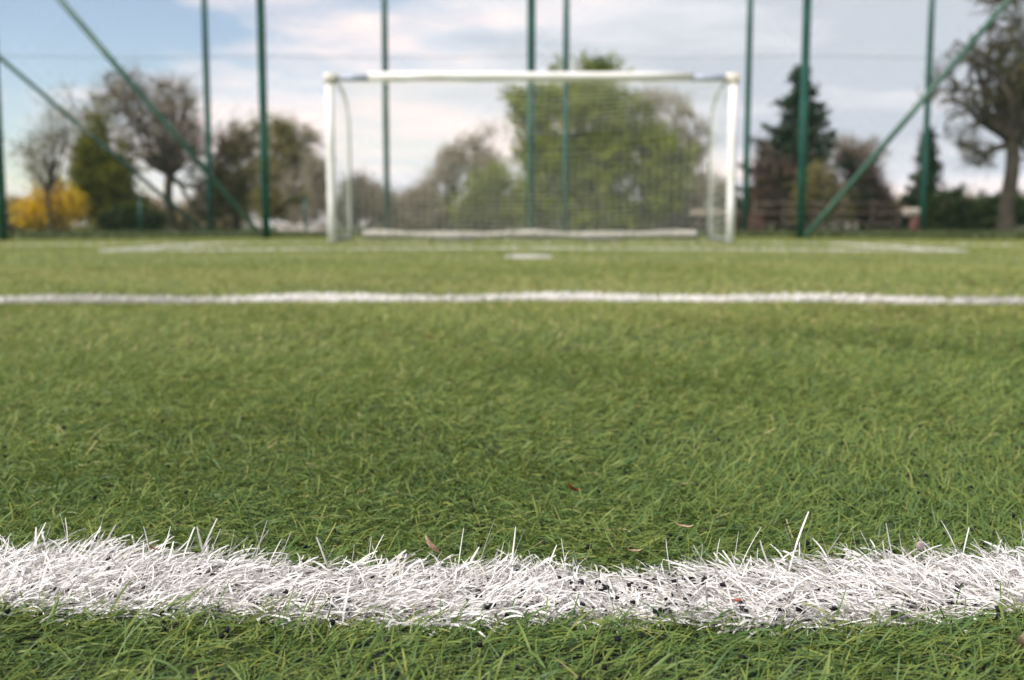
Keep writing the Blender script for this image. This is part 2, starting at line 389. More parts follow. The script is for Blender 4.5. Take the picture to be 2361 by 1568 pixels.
# long stray blades standing above the near line (photograph x, tip y, lean)
stray = [(1095, 1228, -.15), (1135, 1193, .25), (1205, 1217, .3), (1860, 1175, .25), (1812, 1203, -.25), (1692, 1222, 0), (845, 1228, .05), (593, 1215, -.1), (145, 1190, -.1),
         (265, 1215, .5), (2230, 1222, .1), (2350, 1230, 0), (1990, 1225, -.4), (1940, 1243, .6), (2110, 1225, -.5), (2180, 1222, -.5), (880, 1240, .4), (445, 1240, .3), (1750, 1208, .4)]
sx, sy, sl, sph, se = [], [], [], [], []
for px, py, ln in stray:
    yy = float(yf(np.array((px - 1180) * .6 / FPX))) - .008
    tip = at(px, py, yy); h = max(tip[2], .03)
    x0 = tip[0] - ln * h
    sx.append(x0); sy.append(yy); sl.append(math.hypot(h, ln * h) * 1.03); sph.append(0 if ln >= 0 else math.pi); se.append(math.atan2(h, abs(ln * h) + 1e-6))
sx = np.array(sx); se = np.array(se)
V, F, m = blades(sx, np.array(sy), np.array(sl), np.full(len(sx), .0013) * rng.uniform(.6, 1.15, len(sx)), np.array(sph, float), np.minimum(se + .12, 1.55), se - .15, 7, bend=rng.normal(0, .2, len(sx)), roll=rng.normal(0, .3, len(sx)))
SV, SF, SA = V, F, np.repeat(rng.uniform(.6, 1, len(sx)), m)
nearl = white('white_line', 'broad white line of plastic blades crossing the foreground, closest to the camera', x, y, .00115, 6, L, phi, e0, e1, extra=(SV, SF, SA))

# second line
x, y = scatter(2.8, 3.06, 30000, .56, .30, lambda a, b: in_mid(a, b + rng.normal(0, .006, len(a))))
n = len(x)
white('white_line', 'thin straight white line crossing the turf in the middle distance', x, y, .0024, 4, .020 + .014 * rng.random(n) + .004 * np.sin(x * 9), flow(x, y) + rng.normal(0, .9, n), np.radians(rng.uniform(55, 89, n)), np.radians(rng.normal(30, 22, n)))
def farline(name, label, test, y0, y1, dens, wid=.007, Lm=1.0):
    x, y = scatter(y0, y1, dens, .56, .30, test); n = len(x)
    return white(name, label, x, y, wid, 2, (.020 + .014 * rng.random(n)) * Lm, rng.uniform(0, 6.28, n), np.radians(rng.uniform(55, 89, n)), np.radians(rng.normal(30, 20, n)))
farline('penalty_mark', 'short white dash of blades marked in front of the goal', in_mark, 6.6, 7.1, 9000, .004)
farline('goal_area_line', 'white outline of the rectangular goal area in front of the goal', in_area, 9.3, 13.4, 4200)
farline('goal_line', 'faint white line running under the goal posts to both sides', in_goal, 13.2, 13.4, 2500)

# rubber granules lying in the near line
x, y = scatter(.47, .64, 16000, .56, .30, lambda a, b: in_near(a, b)); n = len(x)
g = Geo(); r = .0007 + .0011 * rng.random(n) ** 2; zz = gz(x, y) + rng.random(n) * .008
C = np.stack([x, y, zz], -1); base = np.array([[1, 0, 0], [0, 1, 0], [-1, 0, 0], [0, -1, 0], [0, 0, 1], [0, 0, -1.]])
cube = np.array([[a, b, c] for a in (-1, 1) for b in (-1, 1) for c in (-1, 1)], float)
cf = np.array([[0, 1, 3, 2], [4, 6, 7, 5], [0, 4, 5, 1], [2, 3, 7, 6], [0, 2, 6, 4], [1, 5, 7, 3]])
V = C[:, None] + cube[None] * r[:, None, None] * rng.uniform(.5, 1.2, (n, 8, 3))
g.add(V.reshape(-1, 3), (np.arange(n)[:, None, None] * 8 + cf[None]).reshape(-1, 4), np.repeat(rng.random(n), 8))
# crumbs lying between the green blades
x, y = scatter(.40, 1.1, 1500, .56, .30, lambda a, b: ~in_near(a, b)); n = len(x)
V = np.stack([x, y, gz(x, y) + .004 + .007 * rng.random(n)], -1)[:, None] + cube[None] * (.0004 + .0012 * rng.random(n) ** 2)[:, None, None] * rng.uniform(.4, 1.3, (n, 8, 3))
g.add(V.reshape(-1, 3), (np.arange(n)[:, None, None] * 8 + cf[None]).reshape(-1, 4), np.repeat(rng.random(n), 8))
# a few bigger lumps showing in the gaps
n = 700; X_ = np.where(rng.random(n) < .6, rng.normal(.12, .14, n), rng.uniform(-.45, .45, n)); Y_ = rng.uniform(.515, .60, n); k_ = in_near(X_, Y_, -.006); X_, Y_ = X_[k_], Y_[k_]; n = len(X_)
r_ = .0004 + .0009 * rng.random(n) ** 1.5; C_ = np.stack([X_, Y_, gz(X_, Y_) + .003 + .007 * rng.random(n)], -1)
V_ = C_[:, None] + cube[None] * r_[:, None, None] * rng.uniform(.45, 1.3, (n, 8, 3)) * np.array([1.4, 1, .8])
g.add(V_.reshape(-1, 3), (np.arange(n)[:, None, None] * 8 + cf[None]).reshape(-1, 4), np.repeat(rng.random(n), 8))
gr = g.build('rubber_granules', M['granule'], smooth=False)
tag(gr, 'black rubber crumbs scattered between the blades in and around the near line', 'rubber crumb', kind='stuff')

# ------------------------------------------------------------------ verge grass beyond the turf
x = rng.uniform(-22, 22, 60000); y = 21.2 + 16 * rng.random(60000) ** 1.3; n = len(x)
V, F, m = blades(x, y, .10 + .14 * rng.random(n) + .06 * np.sin(x * 1.3) * np.sin(y), .012 + .012 * rng.random(n), rng.uniform(0, 6.28, n), np.radians(rng.uniform(60, 89, n)), np.radians(rng.uniform(20, 80, n)), 2, z0=np.full(n, -.13))
vg = mk('verge_grass', V, F, M['verge'], attr=np.repeat(rng.random(n), m))
tag(vg, 'rough dark grass verge between the artificial pitch and the shrubs', 'grass', kind='stuff')

# ------------------------------------------------------------------ goal
goal = empty('goal', 'white football goal with a sagging net standing on the far goal line', 'goal')
GL, GR, GD, GH = -2.285, 2.775, 13.30, 2.10
goal.location = ((GL + GR) / 2, GD, 0)
def rel(o): o.matrix_parent_inverse = goal.matrix_world.inverted(); return o
bpy.context.view_layer.update()
def gpart(name, g, mat, smooth=True):
    o = g.build(name, mat, goal, smooth); o.matrix_parent_inverse = goal.matrix_world.inverted(); return o
PR = .052
for X in (GL, GR):
    g = Geo(); g.tubes(np.array([[X, GD, -.06], [X, GD, .5], [X, GD, 1.2], [X, GD, GH - .10]]), np.full(4, PR), 20, cap=True); gpart('post', g, M['goalwhite'])
    s = 1 if X == GL else -1
    g = Geo(); g.box((X - .062, GD - .062, GH - .12), (X + .062, GD + .062, GH + .005), .012)
    g.tubes(np.array([[X, GD, GH - .05], [X + s * .10, GD, GH - .05]]), np.full(2, .062), 16, cap=True); gpart('corner_joint', g, M['cream'])
xa, xb = at(850, 170, GD)[0], at(1597, 170, GD)[0]
g = Geo(); zc = at(1200, 176, GD)[2]
g.tubes(np.stack([np.linspace(xa, xb, 6), np.full(6, GD), np.full(6, zc)], -1), np.full(6, .054), 20, cap=True); gpart('crossbar', g, M['goalwhite'])
for a, b in ((GL + .09, xa + .02), (xb - .02, GR - .09)):
    g = Geo(); g.tubes(np.array([[a, GD, zc - .022], [b, GD, zc - .018]]), np.full(2, .042), 16, cap=True); gpart('crossbar_end', g, M['goalgrey'])
RY = 14.55
def prof(n):
    """profile of the net: back from the crossbar, round and down to the ground"""
    p = []
    pts = np.array([(GD, zc - .05), (GD + .35, 2.03), (GD + .75, 1.96), (GD + 1.05, 1.84), (RY - .03, 1.62), (RY, 1.35), (RY + .01, .9), (RY + .03, .45), (RY + .05, .06)])
    sgl = np.concatenate([[0], np.cumsum(np.linalg.norm(np.diff(pts, axis=0), axis=1))]); t = np.linspace(0, sgl[-1], n)
    return np.stack([np.interp(t, sgl, pts[:, 0]), np.interp(t, sgl, pts[:, 1])], -1), t / sgl[-1]
for X in (GL, GR):
    pp, _ = prof(28); g = Geo(); s = 1 if X == GL else -1
    xx = X + s * .05 * np.ones(28)
    g.tubes(np.stack([xx, pp[:, 0], pp[:, 1]], -1), np.full(28, .013), 10, cap=True); gpart('rear_stanchion', g, M['bracket'])
    g = Geo(); g.tubes(np.array([[X + s * .03, GD + .02, .42], [X + s * .04, RY, .07]]), np.full(2, .022), 10, cap=True); gpart('side_brace', g, M['bracket'])
    g = Geo(); g.tubes(np.array([[X + s * .03, GD + .03, .04], [X + s * .04, RY, .04]]), np.full(2, .028), 10, cap=True); gpart('ground_bar', g, M['bracket'])
g = Geo()
xs = np.linspace(GL + .22, GR - .22, 160)
rr = .050 + .010 * np.sin(xs * 6) + .012 * rng.random(160); cz = .075 + .012 * np.sin(xs * 3.1 + 1) + .008 * rng.random(160)
g.tubes(np.stack([xs, RY + .0 + .02 * rng.random(160), cz], -1), rr, 10, cap=True); gpart('gathered_net', g, M['skirt'])
# the net itself
pr, pt = prof(33)
nu = int((GR - GL) / .10) + 1; U = np.linspace(0, 1, nu)
G = np.zeros((33, nu, 3))
for i in range(33):
    v = pt[i]; edge = np.abs(2 * U - 1)
    sagz = .34 * math.sin(math.pi * min(1, max(0, (v - .08) / .92))) ** 1.1 * (1 - edge ** 2.2)
    sagy = .16 * math.sin(math.pi * v) * (1 - edge ** 2)
    G[i, :, 0] = GL + (GR - GL) * U + .006 * np.sin(i * .7 + U * 9) + .03 * math.sin(math.pi * v) * np.sin(U * 7)
    G[i, :, 1] = pr[i, 0] + sagy * (.6 if v < .4 else -.4)
    G[i, :, 2] = np.maximum(pr[i, 1] - sagz + .008 * np.sin(U * 30 + i), .05)
g = Geo(); CR = .0021
g.tubes(G, np.full(G.shape[:2], CR * 1.5), 4)
g.tubes(G.transpose(1, 0, 2), np.full((nu, 33), CR * .8), 4)
for X in (GL, GR):
    s = 1 if X == GL else -1
    rows = []
    for z in np.arange(.1, 2.0, .10):
        yb = RY if z < 1.5 else np.interp(z, [1.5, 1.84, 1.96, 2.05], [RY, GD + 1.05, GD + .75, GD + .2])
        t = np.linspace(0, 1, 9); rows.append(np.stack([X + s * (.04 + .06 * np.sin(t * math.pi)), GD + (yb - GD) * t, z - .05 * np.sin(t * math.pi)], -1))
    g.tubes(np.array(rows), np.full((len(rows), 9), CR), 4)
    cols = []
    for yy in np.arange(GD + .1, RY, .10):
        zt = np.interp(yy, pr[:19, 0], pr[:19, 1]); t = np.linspace(0, 1, 9)
        cols.append(np.stack([X + s * (.04 + .06 * math.sin((yy - GD) / (RY - GD) * math.pi)) + 0 * t, yy + 0 * t, .05 + (zt - .05) * t], -1))
    g.tubes(np.array(cols), np.full((len(cols), 9), CR), 4)
gpart('net', g, M['net'])

# ------------------------------------------------------------------ ball-stop fences
def bstop(name, label, Y, posts, r, braces, cable_z, mesh=.10, H=8.6, cord=.0021):
    f = empty(name, label, 'fence'); f.location = (0, Y, -.13); bpy.context.view_layer.update()
    inv = f.matrix_world.inverted()
    def part(nm, g, mat):
        o = g.build(nm, mat, f); o.matrix_parent_inverse = inv
    for X in posts:
        g = Geo(); g.tubes(np.array([[X, Y, -.14], [X, Y, 2], [X, Y, 5], [X, Y, H]]), np.full(4, r), 16, cap=True); part('post', g, M['postgreen'])
        t = np.linspace(0, 1, 420); a = t * 2 * math.pi * H / .16
        g = Geo(); g.tubes(np.stack([X + r * 1.12 * np.cos(a) + .01, Y + r * 1.12 * np.sin(a), .02 + (H - .05) * t], -1), np.full(420, .006), 4); part('net_lacing', g, M['netgreen'])
    for (x0, z0), (x1, z1) in braces:
        g = Geo(); g.tubes(np.array([[x0, Y - r - .03, z0], [(x0 + x1) / 2, Y - r - .03, (z0 + z1) / 2], [x1, Y - r - .03, z1]]), np.full(3, r * .74), 14, cap=True); part('brace', g, M['bracegreen'])
    x0, x1 = min(posts), max(posts)
    s = mesh * math.sqrt(2); L1 = []; L2 = []
    for c in np.arange(x0 - H, x1, s):
        for sg in (1, -1):
            a = np.array([c, 0.0]); b = np.array([c + H, H])
            # clip to the panel
            lo = max(0, x0 - c); hi = min(H, x1 - c)
            if hi - lo < .05: continue
            pa = [c + lo, lo]; pb = [c + hi, hi]
            if sg < 0: pa[0] = x0 + x1 - pa[0]; pb[0] = x0 + x1 - pb[0]
            L1.append([[pa[0], Y + r + .02, pa[1] + .02], [pb[0], Y + r + .02, pb[1] + .02]])
    g = Geo(); L1 = np.array(L1); g.tubes(L1, np.full(L1.shape[:2], cord), 3); part('netting', g, M['netgreen'])
    for z in cable_z:
        g = Geo(); t = np.linspace(x0, x1, 60); sag = .03 * np.sin((t - x0) / (x1 - x0) * math.pi * (len(posts) - 1)) ** 2
        g.tubes(np.stack([t, np.full(60, Y + r + .01), z - sag], -1), np.full(60, .0045), 5); part('cable', g, M['netgreen'])
YB, YA = 19.5, 29.0
pb = [at(p, 540, YB)[0] for p in (8, 614, 1224, 1845, 2462)]
pa = [at(p, 536, YA)[0] for p in (-331, 78 - 0, 487, 893, 1303, 1717, 2126, 2536)]
pa.pop(1)
fb = at(614, 540, YB); tb = at(150, 0, YB); sl = (tb[2] - fb[2]) / (tb[0] - fb[0])
topb = (pb[0], .0 + (pb[0] - pb[1]) * sl)
fr = at(1850, 535, YB); tr = at(2315, 0, YB); slr = (tr[2] - fr[2]) / (tr[0] - fr[0])
bstop('ball_stop_fence', 'tall green posts and fine netting of the nearer fence directly behind the goal', YB, pb, .076,
      [((pb[1] - .05, .0), topb), ((pb[3] + .06, .0), (pb[4], (pb[4] - pb[3]) * slr))], [at(1180, 128, YB)[2], 8.55])
fa = at(480, 536, YA); ta = at(-2, 130, YA); sla = (ta[2] - fa[2]) / (ta[0] - fa[0])
xa1 = pa[0]
bstop('ball_stop_fence', 'tall green posts and netting of the farther fence, with one long left brace', YA, pa, .082,
      [((pa[1] - .1, .0), (xa1, (xa1 - pa[1]) * sla))], [8.55])

# ------------------------------------------------------------------ trees and shrubs
def branch_pts(a, b, k, wob):
    """curved polylines from a (n,3) to b (n,3)"""
    t = np.linspace(0, 1, k)[None, :, None]; n = len(a)
    mid = rng.normal(0, 1, (n, 3)); L = np.linalg.norm(b - a, axis=1)[:, None]
    P = a[:, None] * (1 - t) + b[:, None] * t
    P = P + (mid * L * wob)[:, None] * (np.sin(t * math.pi)) + np.array([0, 0, 1.0])[None, None] * (L * .10)[:, None] * np.sin(t * math.pi)
    ph = rng.uniform(0, 6.28, (n, 1, 3)); P = P + np.sin(t * 9 + ph) * (L * wob * .25)[:, None] * np.sin(t * math.pi)
    return P

def plant(name, label, cat, Y, base_px, blobs, trunk_r=.14, fork_py=None, twigs=2600, twig_len=.55, twig_r=.006, leaves=9000, leaf=.10,
          bark='bark', twigm='twig', leafm='lf_fresh', group=None, limbs=True, up=.5, dpt=1.0, stems=1, base_py=536):
    """blobs: (px, py, rx, ry, weight) in photograph pixels; the crown is built round Y"""
    k = Y / FPX
    base = at(base_px, base_py, Y); base[2] = -.13
    e = empty(name, label, cat, group); e.location = tuple(base); bpy.context.view_layer.update(); inv = e.matrix_world.inverted()
    def part(nm, g, mat, sm=True):
        o = g.build(nm, M[mat], e, sm); o.matrix_parent_inverse = inv
    B = np.array(blobs, float); Cc = np.array([at(b[0], b[1], Y) for b in blobs]); R = np.stack([B[:, 2] * k, (B[:, 2] + B[:, 3]) * .5 * k * dpt, B[:, 3] * k], -1)
    w = B[:, 4] * B[:, 2] * B[:, 3]; w /= w.sum()
    def sample(n, shell=.45):
        i = rng.choice(len(w), n, p=w); d = rng.normal(size=(n, 3)); d /= np.linalg.norm(d, axis=1, keepdims=True)
        rad = rng.random(n) ** shell * (.88 + .10 * rng.normal(size=n))
        P = Cc[i] + d * rad[:, None] * R[i]; P[:, 2] = np.maximum(P[:, 2], .02); return P
    fork = at(base_px, fork_py if fork_py else 470, Y); g = Geo()
    top = Cc[:, 2].max()
    if stems == 1:
        tz = np.linspace(base[2], fork[2], 7); wv = .06 * np.sin(tz * 2.1 + base_px)
        g.tubes(np.stack([base[0] + wv - wv[0], np.full(7, Y), tz], -1), trunk_r * np.array([1.35, 1.1, 1.0, .95, .92, .88, .85]), 10)
        fork = np.array([base[0] + wv[-1] - wv[0], Y, fork[2]])
    m1 = max(5, int(len(blobs) * 3)) if limbs else 0
    anchors = [fork[None]]
    if limbs:
        tips = sample(m1, .7); a = np.repeat(fork[None], m1, 0) + rng.normal(0, .05 * (1 if stems == 1 else 6), (m1, 3)) * np.array([1, 1, .3])
        if stems > 1: a = np.stack([base[0] + rng.normal(0, .3, m1), Y + rng.normal(0, .3, m1), np.full(m1, -.13)], -1)
        P1 = branch_pts(a, tips, 9, .10); g.tubes(P1, np.linspace(trunk_r * .62, trunk_r * .14, 9)[None] * rng.uniform(.7, 1.1, (m1, 1)), 7)
        A1 = P1[:, 3:].reshape(-1, 3); m2 = m1 * 7
        tips2 = sample(m2, .55); j = np.array([np.argmin(((A1 - q) ** 2).sum(1)) for q in tips2])
        P2 = branch_pts(A1[j], tips2, 7, .10); g.tubes(P2, np.linspace(trunk_r * .20, trunk_r * .06, 7)[None] + np.zeros((m2, 1)), 5)
        anchors = np.concatenate([P1[:, 4:].reshape(-1, 3), P2[:, 2:].reshape(-1, 3)])
        part('trunk', g, bark)
    else:
        if stems == 1: part('trunk', g, bark)
        anchors = sample(max(60, twigs // 8), .6)
    g = Geo()
    if twigs:
        p = sample(twigs * 2, .42)       # thin out irregular pockets so that light shows through
        nz = np.sin(p[:, 0] * 2.1 + 1.7 * np.sin(p[:, 2] * 1.9 + base_px)) * np.sin(p[:, 2] * 2.6 + 1.3 * np.sin(p[:, 0] * 1.7)) + .35 * np.sin(p[:, 0] * 6.1 + p[:, 2] * 5.3)
        p = p[np.argsort(-(nz * (twigs > 1000) + rng.normal(0, .55, len(p))))[:twigs]]; rng.shuffle(p)
        if limbs:
            jj = np.empty(twigs, int)
            for s0 in range(0, twigs, 500):
                q = p[s0:s0 + 500]; jj[s0:s0 + 500] = ((anchors[None] - q[:, None]) ** 2).sum(2).argmin(1)
            a = anchors[jj]; d = p - a; L = np.linalg.norm(d, axis=1, keepdims=True); lim = np.minimum(L, twig_len * 2.2); b = a + d / (L + 1e-9) * lim
        else:
            a = p; b = p
        dirs = rng.normal(size=(twigs, 3)) + np.array([0, 0, up]); dirs /= np.linalg.norm(dirs, axis=1, keepdims=True)
        b2 = b + dirs * twig_len * rng.uniform(.5, 1.1, (twigs, 1))
        t = np.linspace(0, 1, 5)[None, :, None]
        P = (1 - t) ** 2 * a[:, None] + 2 * t * (1 - t) * b[:, None] + t ** 2 * b2[:, None]
        g.tubes(P, np.linspace(twig_r * 1.8, twig_r * .5, 5)[None] + np.zeros((twigs, 1)), 3)
        part('twigs', g, twigm)
        tw = P[:, 2:].reshape(-1, 3)
    else: tw = sample(4000)
    if leaves:
        g = Geo(); c = tw[rng.integers(0, len(tw), leaves)] + rng.normal(0, leaf * .9, (leaves, 3))
        # leafy clumps: lighter and darker sprays
        cl = .5 + .5 * np.sin(c[:, 0] * 3.1 + c[:, 2] * 2.3) * np.sin(c[:, 2] * 3.7 - c[:, 1] * 2.9 + 1)
        g.cards(c, leaf, a=np.clip(.55 * rng.random(leaves) + .45 * cl, 0, 1)); part('foliage', g, leafm, False)
    return e

def conifer(name, label, Y, base_px, top_py, bot_py, rad_px, leafm='lf_needle', n=70, leaf=.13, group=None):
    k = Y / FPX; base = at(base_px, 536, Y); base[2] = -.13; top = at(base_px, top_py, Y); bot = at(base_px, bot_py, Y)
    e = empty(name, label, 'conifer', group); e.location = tuple(base); bpy.context.view_layer.update(); inv = e.matrix_world.inverted()
    g = Geo(); g.tubes(np.array([base, (base + top) / 2, top]), np.array([.14, .08, .012]), 8); o = g.build('trunk', M['bark'], e); o.matrix_parent_inverse = inv
    PB = []; LC = []
    H = top[2] - bot[2]
    for i in range(n):
        f = (i / n) ** .85; z = top[2] - .15 - f * H; r = rad_px * k * (.10 + .90 * f) * random.uniform(.45, 1.2)
        a = random.uniform(0, 6.28); t = np.linspace(0, 1, 8)
        P = np.stack([base[0] + math.cos(a) * r * t, Y + math.sin(a) * r * t, z - .28 * r * t + .30 * r * t ** 3], -1); PB.append(P)
        m = int(26 + 120 * r); u = rng.random(m) ** .7
        c = np.stack([np.interp(u, t, P[:, q]) for q in range(3)], -1) + rng.normal(0, 1, (m, 3)) * np.array([.13, .13, .09]) * (1.1 - .5 * u[:, None]); c[:, 2] -= .06 * rng.random(m); LC.append(c)
    g = Geo(); g.tubes(np.array(PB), np.linspace(.03, .006, 8)[None] + np.zeros((n, 1)), 4); o = g.build('branches', M['bark'], e); o.matrix_parent_inverse = inv
    c = np.concatenate(LC); g = Geo(); g.cards(c, leaf, asp=.35); o = g.build('foliage', M[leafm], e, False); o.matrix_parent_inverse = inv
    return e

GT = 'trees beyond the fences'
plant('forsythia_bush', 'bright yellow flowering bush in front of the low red roof at far left', 'shrub', 33, 120,
      [(70, 500, 40, 36, 1), (110, 470, 42, 38, 1), (160, 475, 38, 40, 1.2), (175, 505, 30, 28, .8), (105, 510, 50, 22, .9), (140, 435, 18, 24, .6), (90, 440, 12, 24, .3), (145, 535, 16, 12, .4)], trunk_r=.03, twigs=700, twig_len=.4, leaves=9000, leaf=.075, leafm='lf_yellow', stems=7, up=.9)
plant('young_tree', 'slim budding tree with sparse pale leaves rising behind the yellow bush', 'tree', 31.5, 122,
      [(110, 330, 55, 50, .8), (150, 290, 60, 50, .7), (90, 380, 55, 45, .7), (60, 350, 40, 30, .4), (140, 240, 40, 40, .3), (120, 420, 50, 40, .5)], trunk_r=.055, fork_py=440, twigs=600, twig_len=.6, twig_r=.005, leaves=1700, leaf=.07, leafm='lf_bud', twigm='paletwig', group=GT)
plant('yew_tree', 'yellow green evergreen tree between the yellow bush and the large bare tree', 'tree', 35, 235,
      [(205, 380, 48, 60, 1.2), (225, 430, 60, 60, 1.2), (260, 400, 45, 60, 1), (250, 500, 75, 40, 1.3), (195, 340, 28, 30, .9), (290, 470, 50, 50, .7), (235, 290, 22, 50, .6)], trunk_r=.12, twigs=900, leaves=26000, leaf=.10, leafm='lf_yewl', twigm='bark', group=GT)
plant('bare_tree', 'large bare spreading tree with a dark trunk left of the goal', 'tree', 38, 398,
      [(300, 260, 110, 75, .8), (390, 280, 95, 80, .8), (240, 300, 80, 55, .6), (450, 350, 60, 70, .9), (340, 350, 100, 45, 1), (400, 210, 70, 50, .35), (290, 200, 70, 45, .35), (290, 390, 70, 30, .5), (460, 440, 50, 60, .8)], trunk_r=.17, fork_py=400, twigs=3600, twig_len=.75, twig_r=.0065, leaves=2600, leaf=.07, leafm='lf_brown', group=GT, up=.9)
plant('dark_shrub', 'low very dark evergreen shrub under the large bare tree', 'shrub', 34, 330,
      [(300, 505, 50, 30, 1), (350, 510, 40, 25, 1), (270, 515, 40, 22, 1)], trunk_r=.03, twigs=300, twig_len=.3, leaves=13000, leaf=.08, leafm='lf_dark', stems=5)
plant('budding_tree', 'brown twiggy tree just left of the second fence post pair', 'tree', 39, 545,
      [(540, 330, 45, 55, 1), (575, 380, 60, 80, 1.2), (520, 420, 55, 70, 1), (590, 470, 60, 50, 1), (600, 310, 30, 35, .6), (480, 480, 40, 45, .8)], trunk_r=.14, fork_py=490, twigs=3400, twig_r=.008, leaves=13000, leaf=.085, leafm='lf_olive', group=GT)
plant('leafing_tree', 'olive leafed tree close to the left goal post', 'tree', 37, 680,
      [(655, 310, 45, 38, 1), (700, 340, 48, 50, 1.1), (650, 390, 55, 70, 1.1), (715, 420, 45, 75, 1.1), (690, 480, 65, 45, 1.2), (630, 470, 50, 50, 1)], trunk_r=.13, fork_py=500, twigs=2600, leaves=20000, leaf=.085, leafm='lf_olive', group=GT)
plant('blossoming_shrub', 'pale cream blossoming shrub beside the left goal post', 'shrub', 35, 735,
      [(725, 400, 32, 50, 1), (745, 460, 28, 45, 1), (700, 500, 40, 22, .6), (660, 430, 25, 30, .5)], trunk_r=.04, twigs=900, leaves=2600, leaf=.07, leafm='lf_blossom', stems=5, twigm='paletwig')
plant('bare_shrub', 'brown leafless shrub seen through the left end of the goal net', 'shrub', 38, 850,
      [(830, 450, 45, 45, 1), (870, 475, 45, 40, 1), (800, 490, 40, 40, 1), (920, 490, 50, 34, .9), (960, 470, 40, 40, .6)], trunk_r=.05, twigs=3600, twig_r=.009, leaves=7000, leaf=.08, leafm='lf_brown', stems=7, twigm='twig')
plant('blossoming_tree', 'greyish tree with pale cream blossom left of the big green tree', 'tree', 40, 1040,
      [(1050, 370, 45, 35, .9), (1100, 340, 45, 35, .5), (1020, 420, 50, 40, .9), (1120, 390, 50, 45, .9), (975, 465, 50, 35, .6), (1140, 310, 35, 30, .25)], trunk_r=.10, fork_py=470, twigs=2400, twig_r=.006, leaves=9000, leaf=.08, leafm='lf_blossom', twigm='paletwig', group=GT)
plant('green_shrub', 'light green leafy shrub at the foot of the blossoming tree', 'shrub', 36, 1110,
      [(1110, 450, 48, 42, 1), (1090, 490, 60, 34, 1), (1150, 420, 40, 45, .9), (1170, 490, 45, 34, .8)], trunk_r=.05, twigs=900, leaves=9500, leaf=.09, leafm='lf_fresh', stems=6)
plant('bare_shrub', 'grey brown leafless shrub low behind the middle left of the net', 'shrub', 42, 1000,
      [(1000, 500, 80, 32, 1), (1080, 510, 80, 24, 1), (930, 500, 50, 30, 1)], trunk_r=.04, twigs=2600, twig_r=.009, leaves=5000, leaf=.08, leafm='lf_brown', stems=7, twigm='paletwig')
plant('green_tree', 'largest tree, broad fresh green crown seen behind the goal net', 'tree', 38, 1360,
      [(1330, 250, 110, 65, 1), (1240, 270, 60, 60, .9), (1420, 290, 100, 70, 1), (1500, 360, 80, 70, 1), (1280, 370, 100, 80, 1.1), (1400, 400, 120, 80, 1.1), (1240, 470, 80, 60, 1), (1360, 490, 130, 45, 1.1), (1520, 450, 75, 70, .9), (1370, 180, 60, 30, .5), (1200, 230, 30, 20, .4), (1290, 175, 40, 20, .3), (1560, 380, 40, 40, .5)], trunk_r=.26, fork_py=450, twigs=2600, twig_len=.6, twig_r=.006, leaves=90000, leaf=.12, leafm='lf_fresh', group=GT)
plant('bare_tree', 'pale thin twigged tree just right of the big green crown', 'tree', 44, 1600,
      [(1550, 270, 70, 60, .7), (1600, 340, 50, 70, .8), (1500, 240, 50, 40, .4), (1620, 430, 40, 60, .6), (1590, 450, 50, 50, .5)], trunk_r=.12, fork_py=470, twigs=3400, twig_r=.008, leaves=2600, leaf=.075, leafm='lf_blossom', twigm='paletwig', group=GT, up=1.0)
plant('bare_shrub', 'brown shrub seen through the right end of the goal net', 'shrub', 40, 1640,
      [(1620, 500, 50, 30, 1), (1560, 515, 60, 20, 1), (1660, 460, 25, 50, .6), (1690, 500, 30, 30, .8)], trunk_r=.04, twigs=2400, twig_r=.009, leaves=3600, leaf=.08, leafm='lf_brown', stems=6)
conifer('spruce_tree', 'tall dark spruce with a pointed top right of the goal', 36, 1832, 145, 455, 150, n=135, leaf=.17)
plant('bare_tree', 'dark brown bushy leafless tree at the foot of the tall spruce', 'tree', 34.5, 1790,
      [(1790, 420, 60, 60, 1), (1850, 430, 70, 55, 1), (1760, 480, 50, 50, 1), (1900, 460, 60, 55, 1), (1830, 500, 90, 34, 1.2), (1760, 360, 30, 40, .4)], trunk_r=.11, fork_py=500, twigs=5200, twig_r=.008, leaves=10000, leaf=.085, leafm='lf_dkbrown', twigm='redtwig', group=GT)
plant('olive_shrub', 'olive green shrub in front of the dark brown tree by the right fence post pair', 'shrub', 33, 1890,
      [(1880, 430, 40, 50, 1), (1910, 480, 45, 40, 1), (1850, 480, 30, 34, .7)], trunk_r=.04, twigs=700, leaves=3800, leaf=.085, leafm='lf_olive', stems=5)
plant('maroon_tree', 'dark maroon twiggy tree beside the right diagonal brace', 'tree', 36, 1985,
      [(1990, 410, 45, 60, 1), (2010, 460, 45, 60, 1), (1960, 470, 45, 50, 1), (2030, 500, 35, 34, .9), (1960, 370, 30, 30, .4)], trunk_r=.11, fork_py=500, twigs=4000, twig_r=.008, leaves=4500, leaf=.08, leafm='lf_dkbrown', twigm='redtwig', group=GT)
plant('bare_tree', 'faint far bare tree rising above the maroon tree', 'tree', 60, 1960,
      [(1950, 350, 60, 40, .6), (2010, 350, 50, 35, .5)], trunk_r=.12, fork_py=450, twigs=1500, twig_r=.009, leaves=600, leaf=.08, leafm='lf_brown', twigm='twig', group=GT, up=1)
conifer('cypress_tree', 'narrow dark conifer behind the rightmost tall post', 36, 2132, 288, 520, 66, n=130, leaf=.15)
plant('round_bush', 'rounded dark green bush right of the rightmost tall post', 'shrub', 33, 2185,
      [(2185, 475, 48, 45, 1), (2170, 510, 55, 26, 1), (2215, 500, 40, 32, 1)], trunk_r=.04, twigs=300, twig_len=.3, leaves=17000, leaf=.075, leafm='lf_dark', stems=5)
